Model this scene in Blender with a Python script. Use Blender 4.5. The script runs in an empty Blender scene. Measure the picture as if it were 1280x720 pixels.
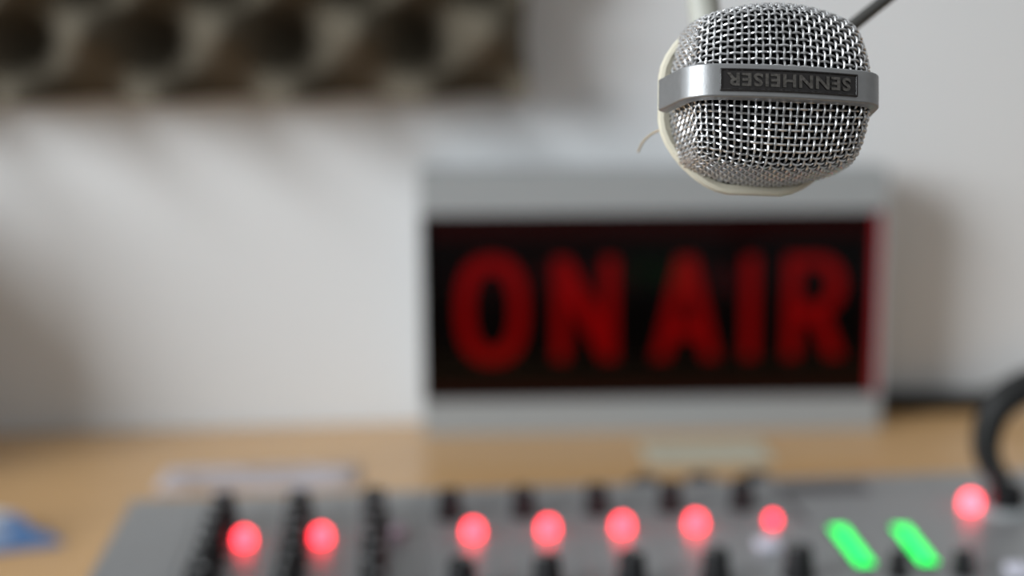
import bpy, bmesh, math, random
from math import sin, cos, pi, radians, sqrt, tan
from mathutils import Vector, Matrix
random.seed(7)
COL = bpy.context.scene.collection
SC = bpy.context.scene

# ------------------------------------------------------------------ materials
def material(name, color, rough=0.5, metal=0.0, spec=0.5, bump=0.0, bscale=300, vary=0.0, vscale=40,
             emit=None, estr=0.0, coat=0.0, aniso=None, stretch=None):
    m = bpy.data.materials.new(name); m.use_nodes = True
    nt = m.node_tree; b = nt.nodes['Principled BSDF']
    b.inputs['Base Color'].default_value = (*color, 1)
    b.inputs['Roughness'].default_value = rough
    b.inputs['Metallic'].default_value = metal
    b.inputs['Specular IOR Level'].default_value = spec
    b.inputs['Coat Weight'].default_value = coat
    if emit:
        b.inputs['Emission Color'].default_value = (*emit, 1)
        b.inputs['Emission Strength'].default_value = estr
    if bump or vary:
        tc = nt.nodes.new('ShaderNodeTexCoord')
        src = tc.outputs['Object']
        if stretch:
            mp = nt.nodes.new('ShaderNodeMapping'); mp.inputs['Scale'].default_value = stretch
            nt.links.new(src, mp.inputs['Vector']); src = mp.outputs['Vector']
    if vary:
        n = nt.nodes.new('ShaderNodeTexNoise'); n.inputs['Scale'].default_value = vscale
        n.inputs['Detail'].default_value = 5
        nt.links.new(src, n.inputs['Vector'])
        r = nt.nodes.new('ShaderNodeValToRGB')
        r.color_ramp.elements[0].position = 0.3; r.color_ramp.elements[1].position = 0.7
        r.color_ramp.elements[0].color = (*[c * (1 - vary) for c in color], 1)
        r.color_ramp.elements[1].color = (*[min(1, c * (1 + vary)) for c in color], 1)
        nt.links.new(n.outputs['Fac'], r.inputs['Fac'])
        nt.links.new(r.outputs['Color'], b.inputs['Base Color'])
    if bump:
        n = nt.nodes.new('ShaderNodeTexNoise'); n.inputs['Scale'].default_value = bscale
        n.inputs['Detail'].default_value = 3
        nt.links.new(src, n.inputs['Vector'])
        bp = nt.nodes.new('ShaderNodeBump'); bp.inputs['Strength'].default_value = bump
        bp.inputs['Distance'].default_value = 0.001
        nt.links.new(n.outputs['Fac'], bp.inputs['Height'])
        nt.links.new(bp.outputs['Normal'], b.inputs['Normal'])
    return m

M = {}
M['wall'] = material('white_paint', (0.755, 0.765, 0.775), 0.85, bump=0.15, bscale=180, vary=0.015, vscale=6)
M['wood'] = material('beech_laminate', (0.60, 0.362, 0.165), 0.26, spec=0.5, bump=0.03, vary=0.07, vscale=9, stretch=(1, 9, 1))
M['foam'] = material('charcoal_foam', (0.125, 0.107, 0.080), 0.97, spec=0.1, bump=0.6, bscale=700)
M['alu'] = material('painted_aluminium', (0.335, 0.352, 0.36), 0.45, metal=0.0, spec=0.5, bump=0.04, bscale=400)
M['acrylic'] = material('dark_red_acrylic', (0.012, 0.0006, 0.0006), 0.10, spec=0.2)
M['mask'] = material('black_mask', (0.0012, 0.0008, 0.0008), 0.12, spec=0.18)
M['letter'] = material('red_lit_acrylic', (0.075, 0.0005, 0.0005), 0.14, spec=0.2, emit=(1.0, 0.0, 0.004), estr=0.075)
M['edge'] = material('painted_edge_glow', (0.30, 0.012, 0.018), 0.3)  # brighter red stands for light caught in the acrylic edge
M['tan'] = material('tan_plastic', (0.40, 0.33, 0.24), 0.5)
M['mount'] = material('grey_ivory_plastic', (0.42, 0.42, 0.375), 0.5)
M['wire'] = material('nickel_wire', (0.70, 0.70, 0.705), 0.38, metal=1.0)
M['liner'] = material('black_liner', (0.006, 0.006, 0.006), 0.95, spec=0.05)
M['band'] = material('satin_aluminium', (0.40, 0.405, 0.412), 0.47, metal=1.0, bump=0.05, bscale=2500, vary=0.04, vscale=500)
M['plate'] = material('black_enamel', (0.012, 0.010, 0.010), 0.22, spec=0.6)
M['logo'] = material('worn_dark_chrome', (0.19, 0.18, 0.168), 0.28, metal=1.0, vary=0.35, vscale=1600)
M['ivory'] = material('ivory_plastic', (0.62, 0.58, 0.47), 0.42, spec=0.5, vary=0.03, vscale=200)
M['panel'] = material('grey_enamel', (0.218, 0.219, 0.222), 0.30, spec=0.55, bump=0.05, bscale=900, vary=0.03, vscale=60)
M['body'] = material('grey_steel', (0.20, 0.205, 0.21), 0.45, spec=0.4)
M['black'] = material('black_plastic', (0.007, 0.007, 0.008), 0.5, spec=0.3)
M['rubber'] = material('black_rubber', (0.010, 0.010, 0.010), 0.55, spec=0.35)
M['pointer'] = material('white_pointer', (0.55, 0.55, 0.55), 0.5)
M['red_led'] = material('red_led_lit', (0.5, 0.02, 0.03), 0.3, emit=(1.0, 0.032, 0.050), estr=8.0)
M['red_small'] = material('red_led_dim', (0.5, 0.01, 0.03), 0.3, emit=(1.0, 0.014, 0.04), estr=8.0)
M['red_ring'] = material('red_lamp_lit', (0.5, 0.05, 0.06), 0.3, emit=(1.0, 0.065, 0.095), estr=7.0)
M['led_off'] = material('pale_led_unlit', (0.30, 0.22, 0.26), 0.25, spec=0.5)
M['green'] = material('green_segment_lit', (0.005, 0.2, 0.04), 0.3, emit=(0.006, 1.0, 0.115), estr=2.5)
M['white_btn'] = material('white_button', (0.62, 0.61, 0.70), 0.4)
M['legend'] = material('dark_print', (0.075, 0.070, 0.072), 0.5)
M['leg'] = material('pale_grey_steel', (0.5, 0.5, 0.5), 0.4)
M['cream'] = material('cream_paper', (0.52, 0.50, 0.40), 0.8, vary=0.03, vscale=60)
M['arm'] = material('dark_grey_metal', (0.075, 0.073, 0.068), 0.4, metal=0.4)
M['floor'] = material('grey_carpet', (0.16, 0.15, 0.14), 0.95, bump=0.5, bscale=500)
M['frame'] = material('white_window_frame', (0.75, 0.75, 0.74), 0.5)
M['cone'] = material('shade_speaker_cone', (0.03, 0.03, 0.03), 0.6)

def paper_patch_material():
    m = material('faint_printed_sticker', (0.50, 0.46, 0.48), 0.55)
    nt = m.node_tree; b = nt.nodes['Principled BSDF']
    tc = nt.nodes.new('ShaderNodeTexCoord')
    n = nt.nodes.new('ShaderNodeTexNoise'); n.inputs['Scale'].default_value = 38; n.inputs['Detail'].default_value = 1
    r = nt.nodes.new('ShaderNodeValToRGB')
    r.color_ramp.elements[0].position = 0.38; r.color_ramp.elements[0].color = (0.40, 0.33, 0.31, 1)
    r.color_ramp.elements[1].position = 0.58; r.color_ramp.elements[1].color = (0.56, 0.53, 0.58, 1)
    nt.links.new(tc.outputs['Object'], n.inputs['Vector']); nt.links.new(n.outputs['Fac'], r.inputs['Fac'])
    nt.links.new(r.outputs['Color'], b.inputs['Base Color'])
    return m
M['sticker'] = paper_patch_material()

def wrapper_material():
    m = material('blue_white_foil', (0.05, 0.17, 0.42), 0.35)
    nt = m.node_tree; b = nt.nodes['Principled BSDF']
    tc = nt.nodes.new('ShaderNodeTexCoord')
    n = nt.nodes.new('ShaderNodeTexNoise'); n.inputs['Scale'].default_value = 45; n.inputs['Detail'].default_value = 1
    sx = nt.nodes.new('ShaderNodeSeparateXYZ')
    a = nt.nodes.new('ShaderNodeMath'); a.operation = 'MULTIPLY_ADD'
    a.inputs[1].default_value = -22.0; a.inputs[2].default_value = 0.0
    s = nt.nodes.new('ShaderNodeMath'); s.operation = 'ADD'
    r = nt.nodes.new('ShaderNodeValToRGB'); r.color_ramp.interpolation = 'EASE'
    e = r.color_ramp.elements
    e[0].position = 0.40; e[0].color = (0.075, 0.16, 0.33, 1)
    e[1].position = 0.66; e[1].color = (0.62, 0.63, 0.66, 1)
    nt.links.new(tc.outputs['Object'], n.inputs['Vector']); nt.links.new(tc.outputs['Object'], sx.inputs[0])
    nt.links.new(sx.outputs['X'], a.inputs[0]); nt.links.new(a.outputs[0], s.inputs[0]); nt.links.new(n.outputs['Fac'], s.inputs[1])
    nt.links.new(s.outputs[0], r.inputs['Fac']); nt.links.new(r.outputs['Color'], b.inputs['Base Color'])
    return m
M['wrapper'] = wrapper_material()

# ------------------------------------------------------------------ mesh helpers
def add_box(bm, x0, x1, y0, y1, z0, z1):
    v = [bm.verts.new((x, y, z)) for z in (z0, z1) for y in (y0, y1) for x in (x0, x1)]
    for f in ((0, 2, 3, 1), (4, 5, 7, 6), (0, 1, 5, 4), (2, 6, 7, 3), (0, 4, 6, 2), (1, 3, 7, 5)):
        bm.faces.new([v[i] for i in f])

def add_lathe(bm, prof, n=32, cx=0, cy=0, cz=0, ridges=0, depth=0.0):
    """prof: list of (r, z) from bottom to top, closed with caps"""
    rings = []
    for r, z in prof:
        ring = []
        for i in range(n):
            a = 2 * pi * i / n
            rr = r - (depth if (ridges and r > 0 and i % 2) else 0)
            ring.append(bm.verts.new((cx + rr * cos(a), cy + rr * sin(a), cz + z)))
        rings.append(ring)
    for a, b in zip(rings, rings[1:]):
        for i in range(n):
            bm.faces.new((a[i], a[(i + 1) % n], b[(i + 1) % n], b[i]))
    bm.faces.new(rings[0][::-1]); bm.faces.new(rings[-1])

def frame_path(pts, closed=False):
    n = len(pts); T = []
    for i in range(n):
        a = pts[(i - 1) % n] if (closed or i > 0) else pts[i]
        b = pts[(i + 1) % n] if (closed or i < n - 1) else pts[i]
        T.append((b - a).normalized())
    ref = Vector((0, 0, 1)) if abs(T[0].z) < 0.9 else Vector((1, 0, 0))
    N = (ref - T[0] * ref.dot(T[0])).normalized(); out = []
    for t in T:
        N = (N - t * N.dot(t)).normalized(); out.append((N, t.cross(N)))
    return out

def add_tube(bm, pts, rad, sides=10, closed=False, caps=True):
    pts = [Vector(p) for p in pts]
    fr = frame_path(pts, closed); rings = []
    for i, (p, (N, B)) in enumerate(zip(pts, fr)):
        r = rad[i] if isinstance(rad, (list, tuple)) else rad
        rings.append([bm.verts.new(p + N * r * cos(2 * pi * k / sides) + B * r * sin(2 * pi * k / sides)) for k in range(sides)])
    m = len(rings)
    for i in range(m if closed else m - 1):
        a, b = rings[i], rings[(i + 1) % m]
        for k in range(sides):
            bm.faces.new((a[k], a[(k + 1) % sides], b[(k + 1) % sides], b[k]))
    if caps and not closed:
        bm.faces.new(rings[0][::-1]); bm.faces.new(rings[-1])

def spline(ctrl, n=12):
    P = [Vector(c) for c in ctrl]; P = [2 * P[0] - P[1]] + P + [2 * P[-1] - P[-2]]; out = []
    for i in range(1, len(P) - 2):
        for k in range(n):
            t = k / n; a, b, c, d = P[i - 1:i + 3]
            out.append(0.5 * ((2 * b) + (c - a) * t + (2 * a - 5 * b + 4 * c - d) * t * t + (3 * b - a - 3 * c + d) * t ** 3))
    out.append(P[-2]); return out

def obj(name, bm, mat, parent=None, smooth=True, bevel=0.0, seg=2, autosmooth=True):
    me = bpy.data.meshes.new(name)
    bmesh.ops.recalc_face_normals(bm, faces=bm.faces[:])
    bm.to_mesh(me); bm.free()
    if mat: me.materials.append(M[mat])
    o = bpy.data.objects.new(name, me); COL.objects.link(o)
    if parent: o.parent = parent
    if bevel:
        md = o.modifiers.new('Bevel', 'BEVEL'); md.width = bevel; md.segments = seg; md.limit_method = 'ANGLE'; md.angle_limit = radians(40)
    if smooth:
        for p in me.polygons: p.use_smooth = True
        try: me.set_sharp_from_angle(angle=radians(38))
        except Exception: pass
    return o

def tag(o, label, cat, group=None):
    o['label'] = label; o['category'] = cat
    if group: o['group'] = group
    return o

def thing(name, label, cat, loc=(0, 0, 0), rotz=0, group=None):
    o = bpy.data.objects.new(name, None); COL.objects.link(o)
    o.empty_display_size = 0.02
    o.location = loc; o.rotation_euler = (0, 0, rotz)
    return tag(o, label, cat, group)

def struct(name, bm, mat, **k):
    o = obj(name, bm, mat, **k); o['kind'] = 'structure'; return o

# ------------------------------------------------------------------ the setting (z = 0 is the desk top)
WALL_Y = 1.0
bm = bmesh.new(); add_box(bm, -2.2, 2.4, WALL_Y, WALL_Y + 0.12, -0.74, 2.4); struct('wall_back', bm, 'wall', smooth=False)
bm = bmesh.new()
WX = -2.1; wy0, wy1, wz0, wz1 = -1.50, 0.20, 0.50, 1.90
add_box(bm, WX - 0.1, WX, -2.2, wy0, -0.74, 2.4); add_box(bm, WX - 0.1, WX, wy1, WALL_Y - 0.001, -0.74, 2.4)
add_box(bm, WX - 0.1, WX, wy0, wy1, -0.74, wz0); add_box(bm, WX - 0.1, WX, wy0, wy1, wz1, 2.4)
struct('wall_left', bm, 'wall', smooth=False)
bm = bmesh.new()
for a in (wy0, (wy0 + wy1) / 2 - 0.02, wy1 - 0.04): add_box(bm, WX - 0.07, WX - 0.03, a, a + 0.04, wz0, wz1)
for a in (wz0, wz1 - 0.04): add_box(bm, WX - 0.07, WX - 0.03, wy0, wy1, a, a + 0.04)
struct('window_1', bm, 'frame', smooth=False)
bm = bmesh.new(); add_box(bm, -2.2, 2.4, -2.2, 1.12, -0.80, -0.741); struct('floor', bm, 'floor', smooth=False)

# the desk
desk = thing('desk', 'light beech desk with a satin top standing against the white wall', 'desk', (0, 0, 0))
bm = bmesh.new(); add_box(bm, -0.95, 1.15, 0.22, 0.996, -0.028, 0.0); obj('desktop', bm, 'wood', desk, bevel=0.002)
for sx in (-0.90, 1.05):
    for sy in (0.28, 0.90):
        bm = bmesh.new(); add_box(bm, sx, sx + 0.05, sy, sy + 0.05, -0.741, -0.028); obj('leg', bm, 'leg', desk, bevel=0.003)

# ------------------------------------------------------------------ acoustic foam
q = 0.0427; fx0, fx1, fz0, fz1 = -0.50, 0.0950, 0.2325, 0.50
bm = bmesh.new(); NX, NZ = 220, 104; G = []
for j in range(NZ + 1):
    row = []
    for i in range(NX + 1):
        x = fx0 + (fx1 - fx0) * i / NX; z = fz0 + (fz1 - fz0) * j / NZ
        c = cos(pi * (x - 0.0255) / q) * cos(pi * (z - 0.2735) / q)
        h = (0.5 - 0.5 * c) ** 1.15
        row.append(bm.verts.new((x, WALL_Y - 0.004 - 0.082 * h, z)))
    G.append(row)
for j in range(NZ):
    for i in range(NX): bm.faces.new((G[j][i], G[j][i + 1], G[j + 1][i + 1], G[j + 1][i]))
edge = [G[0][i] for i in range(NX + 1)] + [G[j][NX] for j in range(1, NZ + 1)] + [G[NZ][i] for i in range(NX - 1, -1, -1)] + [G[j][0] for j in range(NZ - 1, 0, -1)]
back = [bm.verts.new((v.co.x, WALL_Y - 0.0005, v.co.z)) for v in edge]
for i in range(len(edge)):
    k = (i + 1) % len(edge); bm.faces.new((edge[i], edge[k], back[k], back[i]))
bm.faces.new(back)
tag(obj('acoustic_foam', bm, 'foam'), 'charcoal egg-crate acoustic foam panel stuck on the white wall', 'acoustic foam')

# ------------------------------------------------------------------ ON AIR sign
SW, SH, SD = 0.3190, 0.1830, 0.039
sign = thing('on_air_sign', 'grey metal light box with red ON AIR letters standing against the wall', 'sign', (0.0215, 0.9585, 0.0), -math.atan2(0.019, 0.3149))
bm = bmesh.new(); REC = 0.005
lipL, lipR, lipT, lipB = 0.0006, 0.0020, 0.0295, 0.0232
add_box(bm, 0, SW, REC + 0.003, SD, 0.0, SH)
add_box(bm, 0, lipL, 0, REC + 0.003, 0, SH); add_box(bm, SW - lipR, SW, 0, REC + 0.003, 0, SH)
add_box(bm, lipL, SW - lipR, 0, REC + 0.003, 0, lipB); add_box(bm, lipL, SW - lipR, 0, REC + 0.003, SH - lipT, SH)
obj('case', bm, 'alu', sign, bevel=0.0008)
bm = bmesh.new(); add_box(bm, lipL + 0.0001, SW - lipR - 0.0001, REC, REC + 0.0029, lipB + 0.0001, SH - lipT - 0.0001); obj('front_panel', bm, 'acrylic', sign, smooth=False)

def LX(px): return 0.0473 + (px - 613) * 0.000554
def LZ(py): return 0.1236 - (py - 319) * 0.000562
bm = bmesh.new(); add_box(bm, LX(533), LX(1083), REC - 0.0006, REC - 0.00005, LZ(478), LZ(298)); obj('mask', bm, 'mask', sign, smooth=False)

def letter(splines, depth=0.0008):
    cu = bpy.data.curves.new('letter_outline', 'CURVE'); cu.dimensions = '2D'; cu.fill_mode = 'BOTH'; cu.extrude = depth / 2
    for pts in splines:
        s = cu.splines.new('POLY'); s.points.add(len(pts) - 1); s.use_cyclic_u = True
        for p, (x, y) in zip(s.points, pts): p.co = (x, y, 0, 1)
    t = bpy.data.objects.new('letter_outline', cu)
    me = bpy.data.meshes.new_from_object(t); bpy.data.objects.remove(t); bpy.data.curves.remove(cu)
    me.name = 'letter'; me.materials.clear(); me.materials.append(M['letter'])
    o = bpy.data.objects.new('letter', me); COL.objects.link(o); o.parent = sign
    o.rotation_euler = (pi / 2, 0, 0); return o
def place_letter(o, x, z): o.location = (x, REC - 0.0012, z)
def sup(cx, cy, rx, ry, e=2.5, n=48):
    f = lambda c: math.copysign(abs(c) ** (2 / e), c)
    return [(cx + rx * f(cos(2 * pi * i / n)), cy + ry * f(sin(2 * pi * i / n))) for i in range(n)]
H = LZ(321) - LZ(448); S = 0.0098
def wd(a, b): return LX(b) - LX(a)
z0 = LZ(448)
w = wd(572, 658); place_letter(letter([sup(w / 2, H / 2, w / 2, H / 2 + 0.002), sup(w / 2, H / 2, w / 2 - S * 1.05, H / 2 - S * 0.85, 2.3)]), LX(572), z0)
w = wd(692, 770); s = S * 0.98
place_letter(letter([[(0, 0), (0, H), (s * 1.05, H), (w - s, H * 0.42), (w - s, H), (w, H), (w, 0), (w - s * 1.05, 0), (s, H * 0.58), (s, 0)]]), LX(692), z0)
w = wd(816, 898); t = S * 0.62; s = S
def ax(z, inner): return (w / 2 - t) * z / H + (s * 1.08 if inner else 0)
c0, c1 = 0.20 * H, 0.36 * H
apex = min(0.86 * H, H * (w / 2 - s * 1.08) / (w / 2 - t) * 0.97)
place_letter(letter([[(0, 0), (w / 2 - t, H), (w / 2 + t, H), (w, 0), (w - s * 1.08, 0), (w - ax(c0, 1), c0), (ax(c0, 1), c0), (s * 1.08, 0)],
                     [(ax(c1, 1), c1), (w / 2, apex), (w - ax(c1, 1), c1)]]), LX(816), z0)
w = wd(928.5, 945.5); place_letter(letter([[(0, 0), (0, H), (w, H), (w, 0)]]), LX(928.5), z0)
w = wd(981, 1056); s = S * 1.02
def arc(cx, cy, rx, ry, a0, a1, n=14): return [(cx + rx * cos(radians(a0 + (a1 - a0) * i / n)), cy + ry * sin(radians(a0 + (a1 - a0) * i / n))) for i in range(n + 1)]
by, bh = 0.42 * H, 0.58 * H
out = [(0, 0), (0, H)] + arc(w * 0.55, by + bh / 2, w * 0.43, bh / 2, 90, -70) + [(w, 0), (w - s * 1.15, 0), (w * 0.47, by - 0.005), (s, by - 0.005), (s, 0)]
hol = [(s, by + s * 0.75), (s, H - s * 0.8)] + arc(w * 0.52, by + bh / 2, w * 0.43 - s * 0.95, bh / 2 - s * 0.8, 90, -90)
place_letter(letter([out, hol]), LX(981), z0)
bm = bmesh.new(); add_box(bm, SW - lipR - 0.0052, SW - lipR - 0.0002, REC - 0.0008, REC - 0.00005, lipB + 0.002, SH - lipT - 0.002); obj('panel_edge_glow', bm, 'edge', sign, smooth=False)['label'] = 'acrylic edge with its red glow painted on'  # strip paints the red glow along the right side of the panel
bm = bmesh.new(); add_tube(bm, [(SW * 0.9, SD - 0.001, 0.012), (SW * 0.9, SD + 0.004, 0.012)], 0.005, 12); obj('cable_gland', bm, 'black', sign)

# ------------------------------------------------------------------ things on the desk
bm = bmesh.new(); add_tube(bm, spline([(0.345, 0.990, 0.0080), (0.37, 0.985, 0.0080), (0.40, 0.982, 0.0080), (0.430, 0.980, 0.0075), (0.449, 0.978, 0.014), (0.463, 0.977, 0.0215), (0.50, 0.977, 0.026), (0.56, 0.977, 0.014), (0.66, 0.977, 0.0080), (0.80, 0.975, 0.0080)], 8), 0.0078, 14)
tag(obj('power_cable', bm, 'rubber'), 'thick black cable lying along the wall foot behind the lit sign', 'cable')

bm = bmesh.new(); NXp, NYp = 24, 8; g = []
for j in range(NYp + 1):
    g.append([bm.verts.new((-0.061 + 0.122 * i / NXp, -0.023 + 0.046 * j / NYp, 0.0006 + 0.0006 * sin(i * 0.9 + j) ** 2)) for i in range(NXp + 1)])
for j in range(NYp):
    for i in range(NXp): bm.faces.new((g[j][i], g[j][i + 1], g[j + 1][i + 1], g[j + 1][i]))
o = obj('sticker_strip', bm, 'sticker'); o.location = (-0.083, 0.868, 0); o.rotation_euler = (0, 0, radians(-2))
md = o.modifiers.new('Solidify', 'SOLIDIFY'); md.thickness = 0.0004
tag(o, 'pale mauve crinkled sticker strip lying on the desk behind the mixer', 'sticker')

bm = bmesh.new(); add_box(bm, -0.041, 0.041, -0.026, 0.026, 0.0002, 0.0012)
o = obj('note_card', bm, 'cream', bevel=0.0003); o.location = (0.205, 0.892, 0); o.rotation_euler = (0, 0, radians(-3))
tag(o, 'cream paper card lying on the desk in front of the lit sign', 'note card')

# crumpled wrapper: pillow packet with a pointed fold to the right
bm = bmesh.new(); random.seed(3)
outl = [(0.040, -0.022), (0.020, 0.000), (0.002, 0.030), (-0.012, 0.034), (-0.030, 0.024), (-0.046, 0.010), (-0.046, -0.022), (-0.026, -0.040), (-0.006, -0.036), (0.018, -0.028)]
def ring(f, z, jit):
    return [bm.verts.new((x * f + random.uniform(-jit, jit), y * f + random.uniform(-jit, jit), max(0.0004, z + random.uniform(-jit, jit)))) for x, y in outl]
R = [ring(1.0, 0.0006, 0.0), ring(1.0, 0.0022, 0.0003), ring(0.80, 0.007, 0.0018), ring(0.5, 0.0125, 0.003), ring(0.2, 0.011, 0.002)]
for a, b in zip(R, R[1:]):
    for i in range(len(outl)): bm.faces.new((a[i], a[(i + 1) % len(outl)], b[(i + 1) % len(outl)], b[i]))
bm.faces.new(R[0][::-1]); bm.faces.new(R[-1])
o = obj('sweet_wrapper', bm, 'wrapper', bevel=0.0006); o.location = (-0.2165, 0.776, 0); o.scale = (0.95, 0.9, 0.75)
tag(o, 'small crumpled blue and white wrapper lying on the desk beside the mixer', 'wrapper')

# guessed loudspeaker, added out of view to cast shade on the wall
spk = thing('added_shade_speaker', 'black loudspeaker shape added out of view at far left to shade the wall', 'added_speaker', (-0.455, 0.90, 0))
bm = bmesh.new(); add_box(bm, -0.085, 0.085, -0.085, 0.085, 0.0, 0.20); obj('cabinet', bm, 'black', spk, bevel=0.006)
for r, z in ((0.055, 0.075), (0.022, 0.16)):
    bm = bmesh.new(); add_lathe(bm, [(r, 0), (r, 0.003), (r * 0.85, 0.004), (r * 0.35, -0.004 + 0.005), (r * 0.25, 0.004), (0.001, 0.006)], 32)
    o = obj('driver', bm, 'cone', spk); o.rotation_euler = (pi / 2, 0, 0); o.location = (0, -0.0852, z)

# ------------------------------------------------------------------ mixing desk
mix = thing('mixing_console', 'wide grey broadcast mixing console with black knobs and glowing channel lights', 'mixer', (0, 0, 0))
MT = 0.050; MX0, MX1, MY0, MY1 = -0.1268, 0.450, 0.300, 0.677
bm = bmesh.new()
pr = [(MY0, 0.001), (MY1, 0.001), (MY1, MT - 0.0012), (MY0, MT - 0.0012)]
v0 = [bm.verts.new((MX0, y, z)) for y, z in pr]; v1 = [bm.verts.new((MX1, y, z)) for y, z in pr]
bm.faces.new(v0); bm.faces.new(v1[::-1])
for i in range(4): bm.faces.new((v0[i], v0[(i + 1) % 4], v1[(i + 1) % 4], v1[i]))
obj('chassis', bm, 'body', mix, bevel=0.0015)
PITCH = 0.0345; KX0 = -0.0780
xs = [MX0] + [KX0 - 0.0135 + PITCH * k for k in range(0, 9)] + [0.262, MX1]
for a, b in zip(xs, xs[1:]):
    bm = bmesh.new(); add_box(bm, a + 0.00015, b - 0.00015, MY0 + 0.0004, MY1 - 0.0004, MT - 0.0012, MT); obj('faceplate', bm, 'panel', mix, bevel=0.0003)

def knob_mesh(r, h):
    bm = bmesh.new()
    add_lathe(bm, [(r * 1.12, 0), (r * 1.12, h * 0.12), (r, h * 0.16), (r * 0.86, h * 0.92), (r * 0.76, h), (0.0004, h)], 40, ridges=1, depth=r * 0.05)
    return bm
def knob_pointer(r, h):
    bm = bmesh.new(); add_box(bm, -0.0004, 0.0004, r * 0.15, r * 0.72, h + 0.00005, h + 0.0004); return bm
protoK = {}
def knob(x, y, r=0.0058, h=0.0135, turn=0.0):
    key = (r, h)
    if key not in protoK:
        k = obj('knob', knob_mesh(r, h), 'black', mix); p = obj('pointer', knob_pointer(r, h), 'pointer', k, smooth=False)
        protoK[key] = (k, p)
    else:
        k0, p0 = protoK[key]
        k = k0.copy(); COL.objects.link(k); k.parent = mix
        p = p0.copy(); COL.objects.link(p); p.parent = k
    k.location = (x, y, MT); k.rotation_euler = (0, 0, turn)
def led(x, y, r, mat, label=None):
    bm = bmesh.new(); add_lathe(bm, [(r, 0), (r, r * 0.75)] + [(r * cos(a * pi / 12), r * 0.75 + r * sin(a * pi / 12)) for a in range(1, 6)] + [(r * 0.05, r * 1.75)], 24, x, y, MT)
    o = obj('indicator_light', bm, mat, mix)
    if label: o['label'] = label
    return o
random.seed(5)
for c in range(3):
    for i in range(8): knob(KX0 + PITCH * c, 0.6385 - 0.0155 * i, turn=random.uniform(-2, 2))
for c in range(3, 8):
    knob(KX0 + PITCH * c, 0.6330, turn=random.uniform(-2, 2)); knob(KX0 + PITCH * c + 0.0008, 0.5420, r=0.0062, turn=random.uniform(-2, 2))
LX0 = -0.0660
for c in (0, 1, 3, 4, 5, 6): led(LX0 + 0.03365 * c, 0.6072, 0.0041, 'red_led', 'glowing red channel light')
led(LX0 + 0.03365 * 2, 0.6072, 0.0040, 'led_off', 'unlit pale channel light')
led(0.1722, 0.6100, 0.0027, 'red_small', 'small glowing red channel light')
led(0.2700, 0.6205, 0.0045, 'red_ring', 'large glowing red light')
def button(x, y, w, d, h, mat, label=None):
    bm = bmesh.new(); add_box(bm, x - w / 2, x + w / 2, y - d / 2, y + d / 2, MT, MT + h); o = obj('push_button', bm, mat, mix, bevel=0.0009)
    if label: o['label'] = label
button(0.1612, 0.577, 0.010, 0.010, 0.004, 'white_btn', 'white push button')
button(0.2555, 0.536, 0.010, 0.010, 0.004, 'white_btn', 'white push button')
for x0, y0, x1, y1 in ((0.1985, 0.5990, 0.1955, 0.5500), (0.2268, 0.5970, 0.2222, 0.5490)):
    bm = bmesh.new(); L = y0 - y1; add_box(bm, -0.0042, 0.0042, -0.002, L + 0.002, 0, 0.0012)
    o = obj('level_meter', bm, 'black', mix, bevel=0.0004); o.location = (x1, y1, MT); o.rotation_euler = (0, 0, -math.atan2(x0 - x1, L))
    bm = bmesh.new()
    for i in range(10): add_box(bm, -0.0037, 0.0037, i * L / 10 + 0.0004, (i + 1) * L / 10 - 0.0010, 0.0011, 0.0015)
    obj('lit_segments', bm, 'green', o, smooth=False)['label'] = 'glowing green meter bar'
knob(0.2055, 0.5400, r=0.0044, h=0.0105); knob(0.2322, 0.5385, r=0.0044, h=0.0105)
bm = bmesh.new(); add_box(bm, 0.188, 0.232, 0.648, 0.666, MT, MT + 0.0002); obj('printed_legend', bm, 'legend', mix, smooth=False)
bm = bmesh.new(); add_box(bm, 0.186, 0.190, 0.610, 0.640, MT, MT + 0.0002); obj('printed_legend', bm, 'legend', mix, smooth=False)
bm = bmesh.new(); add_lathe(bm, [(0.0125, 0), (0.0125, 0.0015), (0.0110, 0.0022)], 32, 0.2845, 0.6150, MT); obj('socket_flange', bm, 'alu', mix)
# faders nearer the operator
for c in range(8):
    x = KX0 + PITCH * c
    bm = bmesh.new(); add_box(bm, x - 0.0012, x + 0.0012, 0.335, 0.455, MT, MT + 0.0003); f = obj('fader_slot', bm, 'black', mix, smooth=False)
    bm = bmesh.new(); fy = random.choice((0.35, 0.36, 0.40, 0.43)); add_box(bm, x - 0.005, x + 0.005, fy - 0.010, fy + 0.010, MT + 0.0004, MT + 0.010); obj('fader_cap', bm, 'black', f, bevel=0.0015)

# plugs in the back of the mixer
for i, (x, lab) in enumerate(((0.1290, 'black cable plug in the mixer back edge, first of three from the blue wrapper'),
                              (0.1580, 'black cable plug in the mixer back edge, middle one of the three'),
                              (0.1870, 'black cable plug in the mixer back edge, the one nearest the gooseneck'))):
    pg = thing('cable_plug', lab, 'plug', (x, MY1, 0.0388), 0, 'cable plugs behind the mixer')
    bm = bmesh.new(); add_tube(bm, [(0, 0.0005, 0), (0, 0.004, 0), (0, 0.018, 0), (0, 0.026, 0)], [0.0085, 0.0098, 0.0098, 0.0075], 20); obj('plug_body', bm, 'black', pg)
    bm = bmesh.new(); add_tube(bm, spline([(0, 0.0262, 0), (0, 0.040, -0.003), (0.002, 0.052, -0.016), (0.004, 0.056, -0.032), (0.010, 0.060, -0.0412), (0.03, 0.062, -0.0412)], 6), 0.003, 10); obj('cord', bm, 'rubber', pg)

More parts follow.
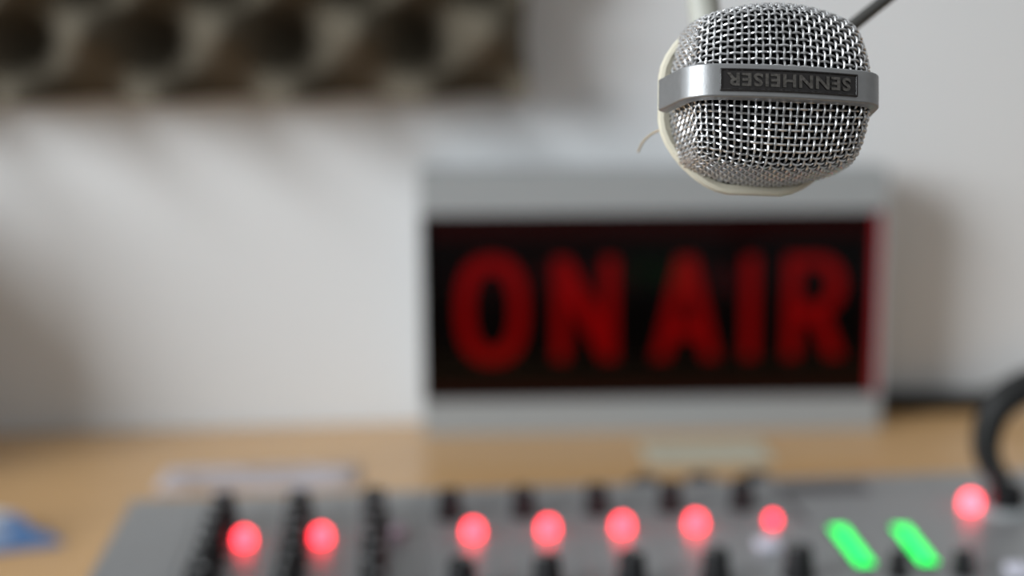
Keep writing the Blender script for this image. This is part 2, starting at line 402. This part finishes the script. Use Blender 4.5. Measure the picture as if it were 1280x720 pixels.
# gooseneck plugged into the mixer
gn = thing('gooseneck_lamp', 'slim black gooseneck rising from the mixer and bending out at the edge', 'gooseneck', (0.2845, 0.6150, MT + 0.0022))
bm = bmesh.new(); add_lathe(bm, [(0.0075, 0), (0.0082, 0.001), (0.0082, 0.009), (0.0062, 0.011), (0.0040, 0.0115)], 28); obj('connector', bm, 'black', gn)
path = [(-0.0003, 0.002, 0.0110), (-0.0040, 0.006, 0.0155), (-0.0068, 0.009, 0.024), (-0.0062, 0.010, 0.034), (-0.0030, 0.010, 0.0435), (0.0030, 0.010, 0.0500), (0.0110, 0.010, 0.0545), (0.026, 0.010, 0.059), (0.050, 0.008, 0.065), (0.085, 0.0, 0.066)]
bm = bmesh.new(); sp = spline(path, 10); add_tube(bm, sp, [0.0050 + 0.0028 * min(1, i / 45) + 0.0002 * (i % 2) for i in range(len(sp))], 14); obj('flexible_neck', bm, 'rubber', gn)
bm = bmesh.new(); e = Vector(path[-1]); add_tube(bm, [e, e + Vector((0.006, -0.002, 0)), e + Vector((0.05, -0.012, -0.004)), e + Vector((0.055, -0.013, -0.0045))], [0.005, 0.009, 0.009, 0.007], 20); obj('lamp_head', bm, 'black', gn)

# ------------------------------------------------------------------ camera
HC = 0.265; yaw, pitch, roll = radians(5.0), radians(9.6), radians(0.4)
f = Vector((sin(yaw) * cos(pitch), cos(yaw) * cos(pitch), -sin(pitch)))
r0 = Vector((cos(yaw), -sin(yaw), 0)); u0 = r0.cross(f)
r = r0 * cos(roll) - u0 * sin(roll); u = r.cross(f)
cam = bpy.data.cameras.new('camera'); co = bpy.data.objects.new('camera', cam); COL.objects.link(co)
mw = Matrix((r, u, -f)).transposed().to_4x4(); mw.translation = (0, 0, HC); co.matrix_world = mw
cam.sensor_width = 36; cam.lens = 50.0; cam.clip_start = 0.01
cam.dof.use_dof = True; cam.dof.focus_distance = 0.3205; cam.dof.aperture_fstop = 5.1
SC.camera = co

# ------------------------------------------------------------------ microphone (local axes: x across, y up, z towards the front; millimetres)
MIC_POS = Vector((0.0902, 0.3164, 0.2565))
yawm, pitm, rolm = radians(7.0), radians(4.2), radians(-1.6)
Nv = Vector((-0.0859, -0.9822, 0.1668)); Rv = Vector((0.9961, -0.0883, -0.0069)); Uv = Vector((0.0215, 0.1655, 0.986))
N2 = (Nv * cos(yawm) + Rv * sin(yawm)).normalized(); R2 = Uv.cross(N2).normalized()
N3 = (N2 * cos(pitm) + Uv * sin(pitm)).normalized(); U3 = N3.cross(R2).normalized()
R4 = (R2 * cos(rolm) + U3 * sin(rolm)).normalized(); U4 = N3.cross(R4).normalized()
mic = thing('microphone', 'ivory microphone with woven silver mesh head and metal band hanging upside down', 'microphone')
mmx = Matrix((R4, U4, N3)).transposed().to_4x4(); mmx.translation = MIC_POS; mic.matrix_world = mmx
mm = 0.001

def prof(uf, rb, rc, aend):
    """1-D cross-section: bulged front, round edge, flared side; returns f(s)->(x, drop)"""
    a0 = uf / rb; Lc = rc * (aend - a0)
    x1, d1 = rb * sin(a0), rb * (1 - cos(a0))
    x2, d2 = x1 + rc * (sin(aend) - sin(a0)), d1 + rc * (cos(a0) - cos(aend))
    def fn(s):
        sg = 1 if s >= 0 else -1; t = abs(s)
        if t <= uf: x, d = rb * sin(t / rb), rb * (1 - cos(t / rb))
        elif t <= uf + Lc:
            a = a0 + (t - uf) / rc; x = x1 + rc * (sin(a) - sin(a0)); d = d1 + rc * (cos(a0) - cos(a))
        else:
            k = t - uf - Lc; x = x2 + k * cos(aend); d = d2 + k * sin(aend)
        return sg * x, d
    return fn
PX = prof(16.6, 60, 6.4, radians(85)); PY = prof(15.3, 46, 6.6, radians(86))
DEPTH = 24.0; CSX = 0.115; CSY = 0.165
def surf(s, t):
    x, dx = PX(s); y, dy = PY(t)
    X = x * (1 - CSX * min(1.5, (y / 20.0) ** 2)); Y = y * (1 - CSY * min(1.5, (x / 20.5) ** 2))
    return Vector((X + 1.0, Y + 0.9, -dx - dy))
def surf_n(s, t):
    e = 0.05; a = surf(s + e, t) - surf(s - e, t); b = surf(s, t + e) - surf(s, t - e)
    n = a.cross(b); return n.normalized() if n.length > 1e-9 else Vector((0, 0, 1))
WP = 1.62; WR = 0.29; AMP = 0.27
bm = bmesh.new()
def wires(along_s):
    NW = 26
    for k in range(-NW, NW + 1):
        fixed = k * WP; run = []
        def flush():
            if len(run) >= 3: add_tube(bm, [p * mm for p in run], WR * mm, 6)
            run.clear()
        n = int(44 / WP * 6)
        for i in range(-n, n + 1):
            a = i * WP / 6
            s, t = (a, fixed) if along_s else (fixed, a)
            p = surf(s, t)
            if p.z < -DEPTH or (PX(s)[1] > 9 and PY(t)[1] > 9): flush(); continue
            ph = cos(pi * a / WP) * (1 if k % 2 == 0 else -1) * (1 if along_s else -1)
            run.append(p + surf_n(s, t) * AMP * ph)
        flush()
wires(True); wires(False)
g = obj('mesh_grille', bm, 'wire', mic)
# dark liner just inside the mesh
bm = bmesh.new(); n = 60; ext = 36.0; grid = {}
for j in range(n + 1):
    for i in range(n + 1):
        s, t = -ext + 2 * ext * i / n, -ext + 2 * ext * j / n
        p = surf(s, t) - surf_n(s, t) * 1.0
        p.z = max(p.z, -DEPTH + 0.5)
        grid[i, j] = bm.verts.new(p * mm)
for j in range(n):
    for i in range(n):
        vs = (grid[i, j], grid[i + 1, j], grid[i + 1, j + 1], grid[i, j + 1])
        if max(v.co.z for v in vs) > (-DEPTH + 0.51) * mm: bm.faces.new(vs)
for v in [v for v in bm.verts if not v.link_faces]: bm.verts.remove(v)
obj('inner_liner', bm, 'liner', mic)

# metal band
def band_path():
    pts = []; rc = 5.6; hw = 22.1
    a_end = radians(80)
    front = [(x, -(x * x) / (2 * 95.0)) for x in [i * (hw - rc) / 10 for i in range(11)]]
    a0 = math.asin((hw - rc) / 95.0)
    cx, cz = front[-1][0] - rc * sin(a0), front[-1][1] - rc * cos(a0)
    arcp = [(cx + rc * sin(a0 + (a_end - a0) * i / 8), cz + rc * cos(a0 + (a_end - a0) * i / 8)) for i in range(1, 9)]
    ex, ez = arcp[-1]; leg = [(ex + k * cos(a_end), ez - k * sin(a_end)) for k in (3, 6, 9, 12.5)]
    half = front + arcp + leg
    left = [(-x, z) for x, z in half[::-1]]
    return left + half[1:]
bp = band_path(); TH = 2.2; BH = 3.75
bm = bmesh.new(); secs = []
for i, (x, z) in enumerate(bp):
    a = bp[max(0, i - 1)]; b = bp[min(len(bp) - 1, i + 1)]
    tx, tz = b[0] - a[0], b[1] - a[1]; L = math.hypot(tx, tz); nx, nz = -tz / L, tx / L
    o1 = (x + nx * 2.4, z + nz * 2.4); o0 = (x + nx * (2.4 - TH), z + nz * (2.4 - TH))
    secs.append([bm.verts.new((px_ * mm, y * mm, pz_ * mm)) for (px_, pz_), y in ((o0, -BH - 0.5), (o1, -BH), (o1, BH), (o0, BH + 0.05))])
for a, b in zip(secs, secs[1:]):
    for k in range(4): bm.faces.new((a[k], a[(k + 1) % 4], b[(k + 1) % 4], b[k]))
bm.faces.new(secs[0]); bm.faces.new(secs[-1][::-1])
obj('metal_band', bm, 'band', mic, bevel=0.00035, seg=3)

# name plate with raised lettering, upside down like the microphone
ZF = 2.4
def zband(x): return 2.4 - x * x / (2 * 95.0)
bm = bmesh.new(); secs = []
hw_, hh_ = 15.9, 2.55
for i in range(25):
    x = -hw_ + 2 * hw_ * i / 24; z = zband(x)
    secs.append([bm.verts.new((x * mm, y * mm, (z + d) * mm)) for y, d in ((-hh_, -0.1), (-hh_, 0.55), (-hh_ + 0.35, 0.62), (-hh_ + 0.45, 0.30), (hh_ - 0.45, 0.30), (hh_ - 0.35, 0.62), (hh_, 0.55), (hh_, -0.1))])
for a, b in zip(secs, secs[1:]):
    for k in range(8): bm.faces.new((a[k], a[(k + 1) % 8], b[(k + 1) % 8], b[k]))
bm.faces.new(secs[0]); bm.faces.new(secs[-1][::-1])
for sx in (-1, 1):
    x0, x1 = sorted((sx * hw_, sx * (hw_ - 0.5))); add_box(bm, x0 * mm, x1 * mm, -hh_ * mm, hh_ * mm, (zband(hw_)) * mm, (zband(hw_) + 0.60) * mm)
plate = obj('name_plate', bm, 'plate', mic, bevel=0.00012)
fc = bpy.data.curves.new('lettering', 'FONT'); fc.body = 'SENNHEISER'; fc.size = 1.0; fc.offset = 0.03; fc.align_x = 'CENTER'; fc.align_y = 'CENTER'; fc.space_character = 1.12; fc.resolution_u = 3; fc.extrude = 0.1
t = bpy.data.objects.new('lettering', fc); COL.objects.link(t); bpy.context.view_layer.update()
me = bpy.data.meshes.new_from_object(t.evaluated_get(bpy.context.evaluated_depsgraph_get())); bpy.data.objects.remove(t)
xs_ = [v.co.x for v in me.vertices]; ys_ = [v.co.y for v in me.vertices]
cx, cy = (max(xs_) + min(xs_)) / 2, (max(ys_) + min(ys_)) / 2; kx = 28.6 / (max(xs_) - min(xs_)); ky = 3.05 / (max(ys_) - min(ys_))
for v in me.vertices:
    X = -(v.co.x - cx) * kx - 0.25; Y = -(v.co.y - cy) * ky; top = v.co.z > 0
    v.co = (X * mm, Y * mm, (zband(X) + (0.62 if top else 0.2)) * mm)
me.materials.clear(); me.materials.append(M['logo']); me.name = 'lettering'
t = bpy.data.objects.new('lettering', me); COL.objects.link(t); t.parent = plate

# ivory collar and housing behind the mesh
def rrect(hw, hh, rad, n=8):
    pts = []
    for cx, cy, a0 in ((hw - rad, hh - rad, 0), (-hw + rad, hh - rad, 90), (-hw + rad, -hh + rad, 180), (hw - rad, -hh + rad, 270)):
        for i in range(n + 1):
            a = radians(a0 + 90 * i / n); pts.append((cx + rad * cos(a), cy + rad * sin(a)))
    return [(x * (1 - 0.10 * (y / hh) ** 2) - 0.6, y * (1 - 0.15 * (x / hw) ** 2) + 0.45) for x, y in pts]
bm = bmesh.new()
def loft(bm, secs):
    rings = [[bm.verts.new((x * mm, y * mm, z * mm)) for x, y in rrect(*s)] for s, z in secs]
    n = len(rings[0])
    for a, b in zip(rings, rings[1:]):
        for i in range(n): bm.faces.new((a[i], a[(i + 1) % n], b[(i + 1) % n], b[i]))
    return rings
rr = loft(bm, [((21.0, 20.4, 13.5), -23.6), ((22.6, 21.8, 16), -23.0), ((23.4, 22.5, 16.5), -23.3), ((23.8, 22.8, 16.5), -24.3), ((23.4, 22.5, 16.5), -25.6), ((21.8, 21.4, 14), -26.4)])
n = len(rr[0])
for i in range(n): bm.faces.new((rr[-1][i], rr[-1][(i + 1) % n], rr[0][(i + 1) % n], rr[0][i]))
obj('collar', bm, 'ivory', mic)
bm = bmesh.new(); rr = loft(bm, [((21.9, 21.2, 13.8), -24.6), ((21.9, 21.2, 13.8), -23.9)]); bm.faces.new(rr[0][::-1]); bm.faces.new(rr[1]); obj('base_plate', bm, 'liner', mic, smooth=False)
bm = bmesh.new(); rr = loft(bm, [((20.4, 19.8, 13), -24.2), ((20.0, 19.0, 13), -28), ((17.0, 16, 12), -38), ((14, 13.5, 9), -50), ((11, 11, 8), -60), ((7, 7, 6), -66)])
bm.faces.new(rr[0]); bm.faces.new(rr[-1][::-1]); obj('housing', bm, 'ivory', mic)
bm = bmesh.new(); add_tube(bm, [Vector(p) * mm for p in spline([(0, 2, -62), (3, 12, -72), (3.5, 24, -80), (3, 36, -84), (1.5, 50, -84), (1.5, 80, -84), (2, 130, -84)], 6)], 4.6 * mm, 16); obj('stand_mount', bm, 'mount', mic)
bm = bmesh.new(); add_tube(bm, [Vector(p) * mm for p in spline([(-22.8, -6.5, -25.5), (-24.3, -6.9, -30), (-25.6, -8.2, -34), (-26.2, -10.2, -37)], 6)], 0.30 * mm, 8); obj('spring_wire', bm, 'tan', mic)

# boom arm behind the microphone, fixed to the wall
arm = thing('boom_arm', 'thin dark boom arm slanting up behind the silver mesh head', 'boom arm', (0, 0, 0))
a0 = Vector((0.0975, 0.3640, 0.2555)); a1 = Vector((0.1303, 0.3600, 0.2774)); dirv = Vector((0.0303, 0.006, 0.0220)).normalized()
pA = Vector((0.1103, 0.3700, 0.2606)); pB = pA + dirv * 0.62; pA = pA - dirv * 0.0062
pC = Vector((pB.x + 0.10, 0.96, pB.z + 0.12))
bm = bmesh.new(); add_tube(bm, [pA, pB], 0.0017, 14); obj('rod', bm, 'arm', arm)
bm = bmesh.new(); bmesh.ops.create_uvsphere(bm, u_segments=20, v_segments=12, radius=0.0040, matrix=Matrix.Translation(pA)); obj('swivel_joint', bm, 'arm', arm)
bm = bmesh.new(); add_tube(bm, [pB, pC], 0.006, 14); obj('upper_rod', bm, 'arm', arm)
bm = bmesh.new(); add_box(bm, pC.x - 0.03, pC.x + 0.03, 0.955, 0.9998, pC.z - 0.05, pC.z + 0.05); obj('wall_bracket', bm, 'arm', arm, bevel=0.004)

# ------------------------------------------------------------------ light
L = bpy.data.lights.new('window_daylight', 'AREA'); L.shape = 'RECTANGLE'; L.size = wy1 - wy0 - 0.1; L.size_y = wz1 - wz0 - 0.1
L.energy = 104; L.color = (0.91, 0.965, 1.0)
lo = bpy.data.objects.new('window_daylight', L); COL.objects.link(lo)
lo.location = (WX + 0.01, (wy0 + wy1) / 2, (wz0 + wz1) / 2)
lo.rotation_euler = Vector((1, 0, 0)).to_track_quat('-Z', 'Z').to_euler()

w = bpy.data.worlds.new('room_ambient'); SC.world = w; w.use_nodes = True
nt = w.node_tree; bg = nt.nodes['Background']
tc = nt.nodes.new('ShaderNodeTexCoord'); sx = nt.nodes.new('ShaderNodeSeparateXYZ'); mr = nt.nodes.new('ShaderNodeMapRange')
mr.inputs['From Min'].default_value = -1; mr.inputs['From Max'].default_value = 1
cr = nt.nodes.new('ShaderNodeValToRGB'); e = cr.color_ramp.elements
e[0].position = 0.15; e[0].color = (0.05, 0.045, 0.04, 1); e[1].position = 1.0; e[1].color = (0.62, 0.64, 0.65, 1)
m1 = e.new(0.5); m1.color = (0.20, 0.20, 0.195, 1)
nt.links.new(tc.outputs['Generated'], sx.inputs[0]); nt.links.new(sx.outputs['Z'], mr.inputs['Value'])
nt.links.new(mr.outputs['Result'], cr.inputs['Fac']); nt.links.new(cr.outputs['Color'], bg.inputs['Color'])
bg.inputs['Strength'].default_value = 0.88

SC.view_settings.view_transform = 'Standard'; SC.view_settings.look = 'None'
SC.view_settings.gamma = 1.0; SC.view_settings.use_curve_mapping = False
SC.view_settings.exposure = 0.0
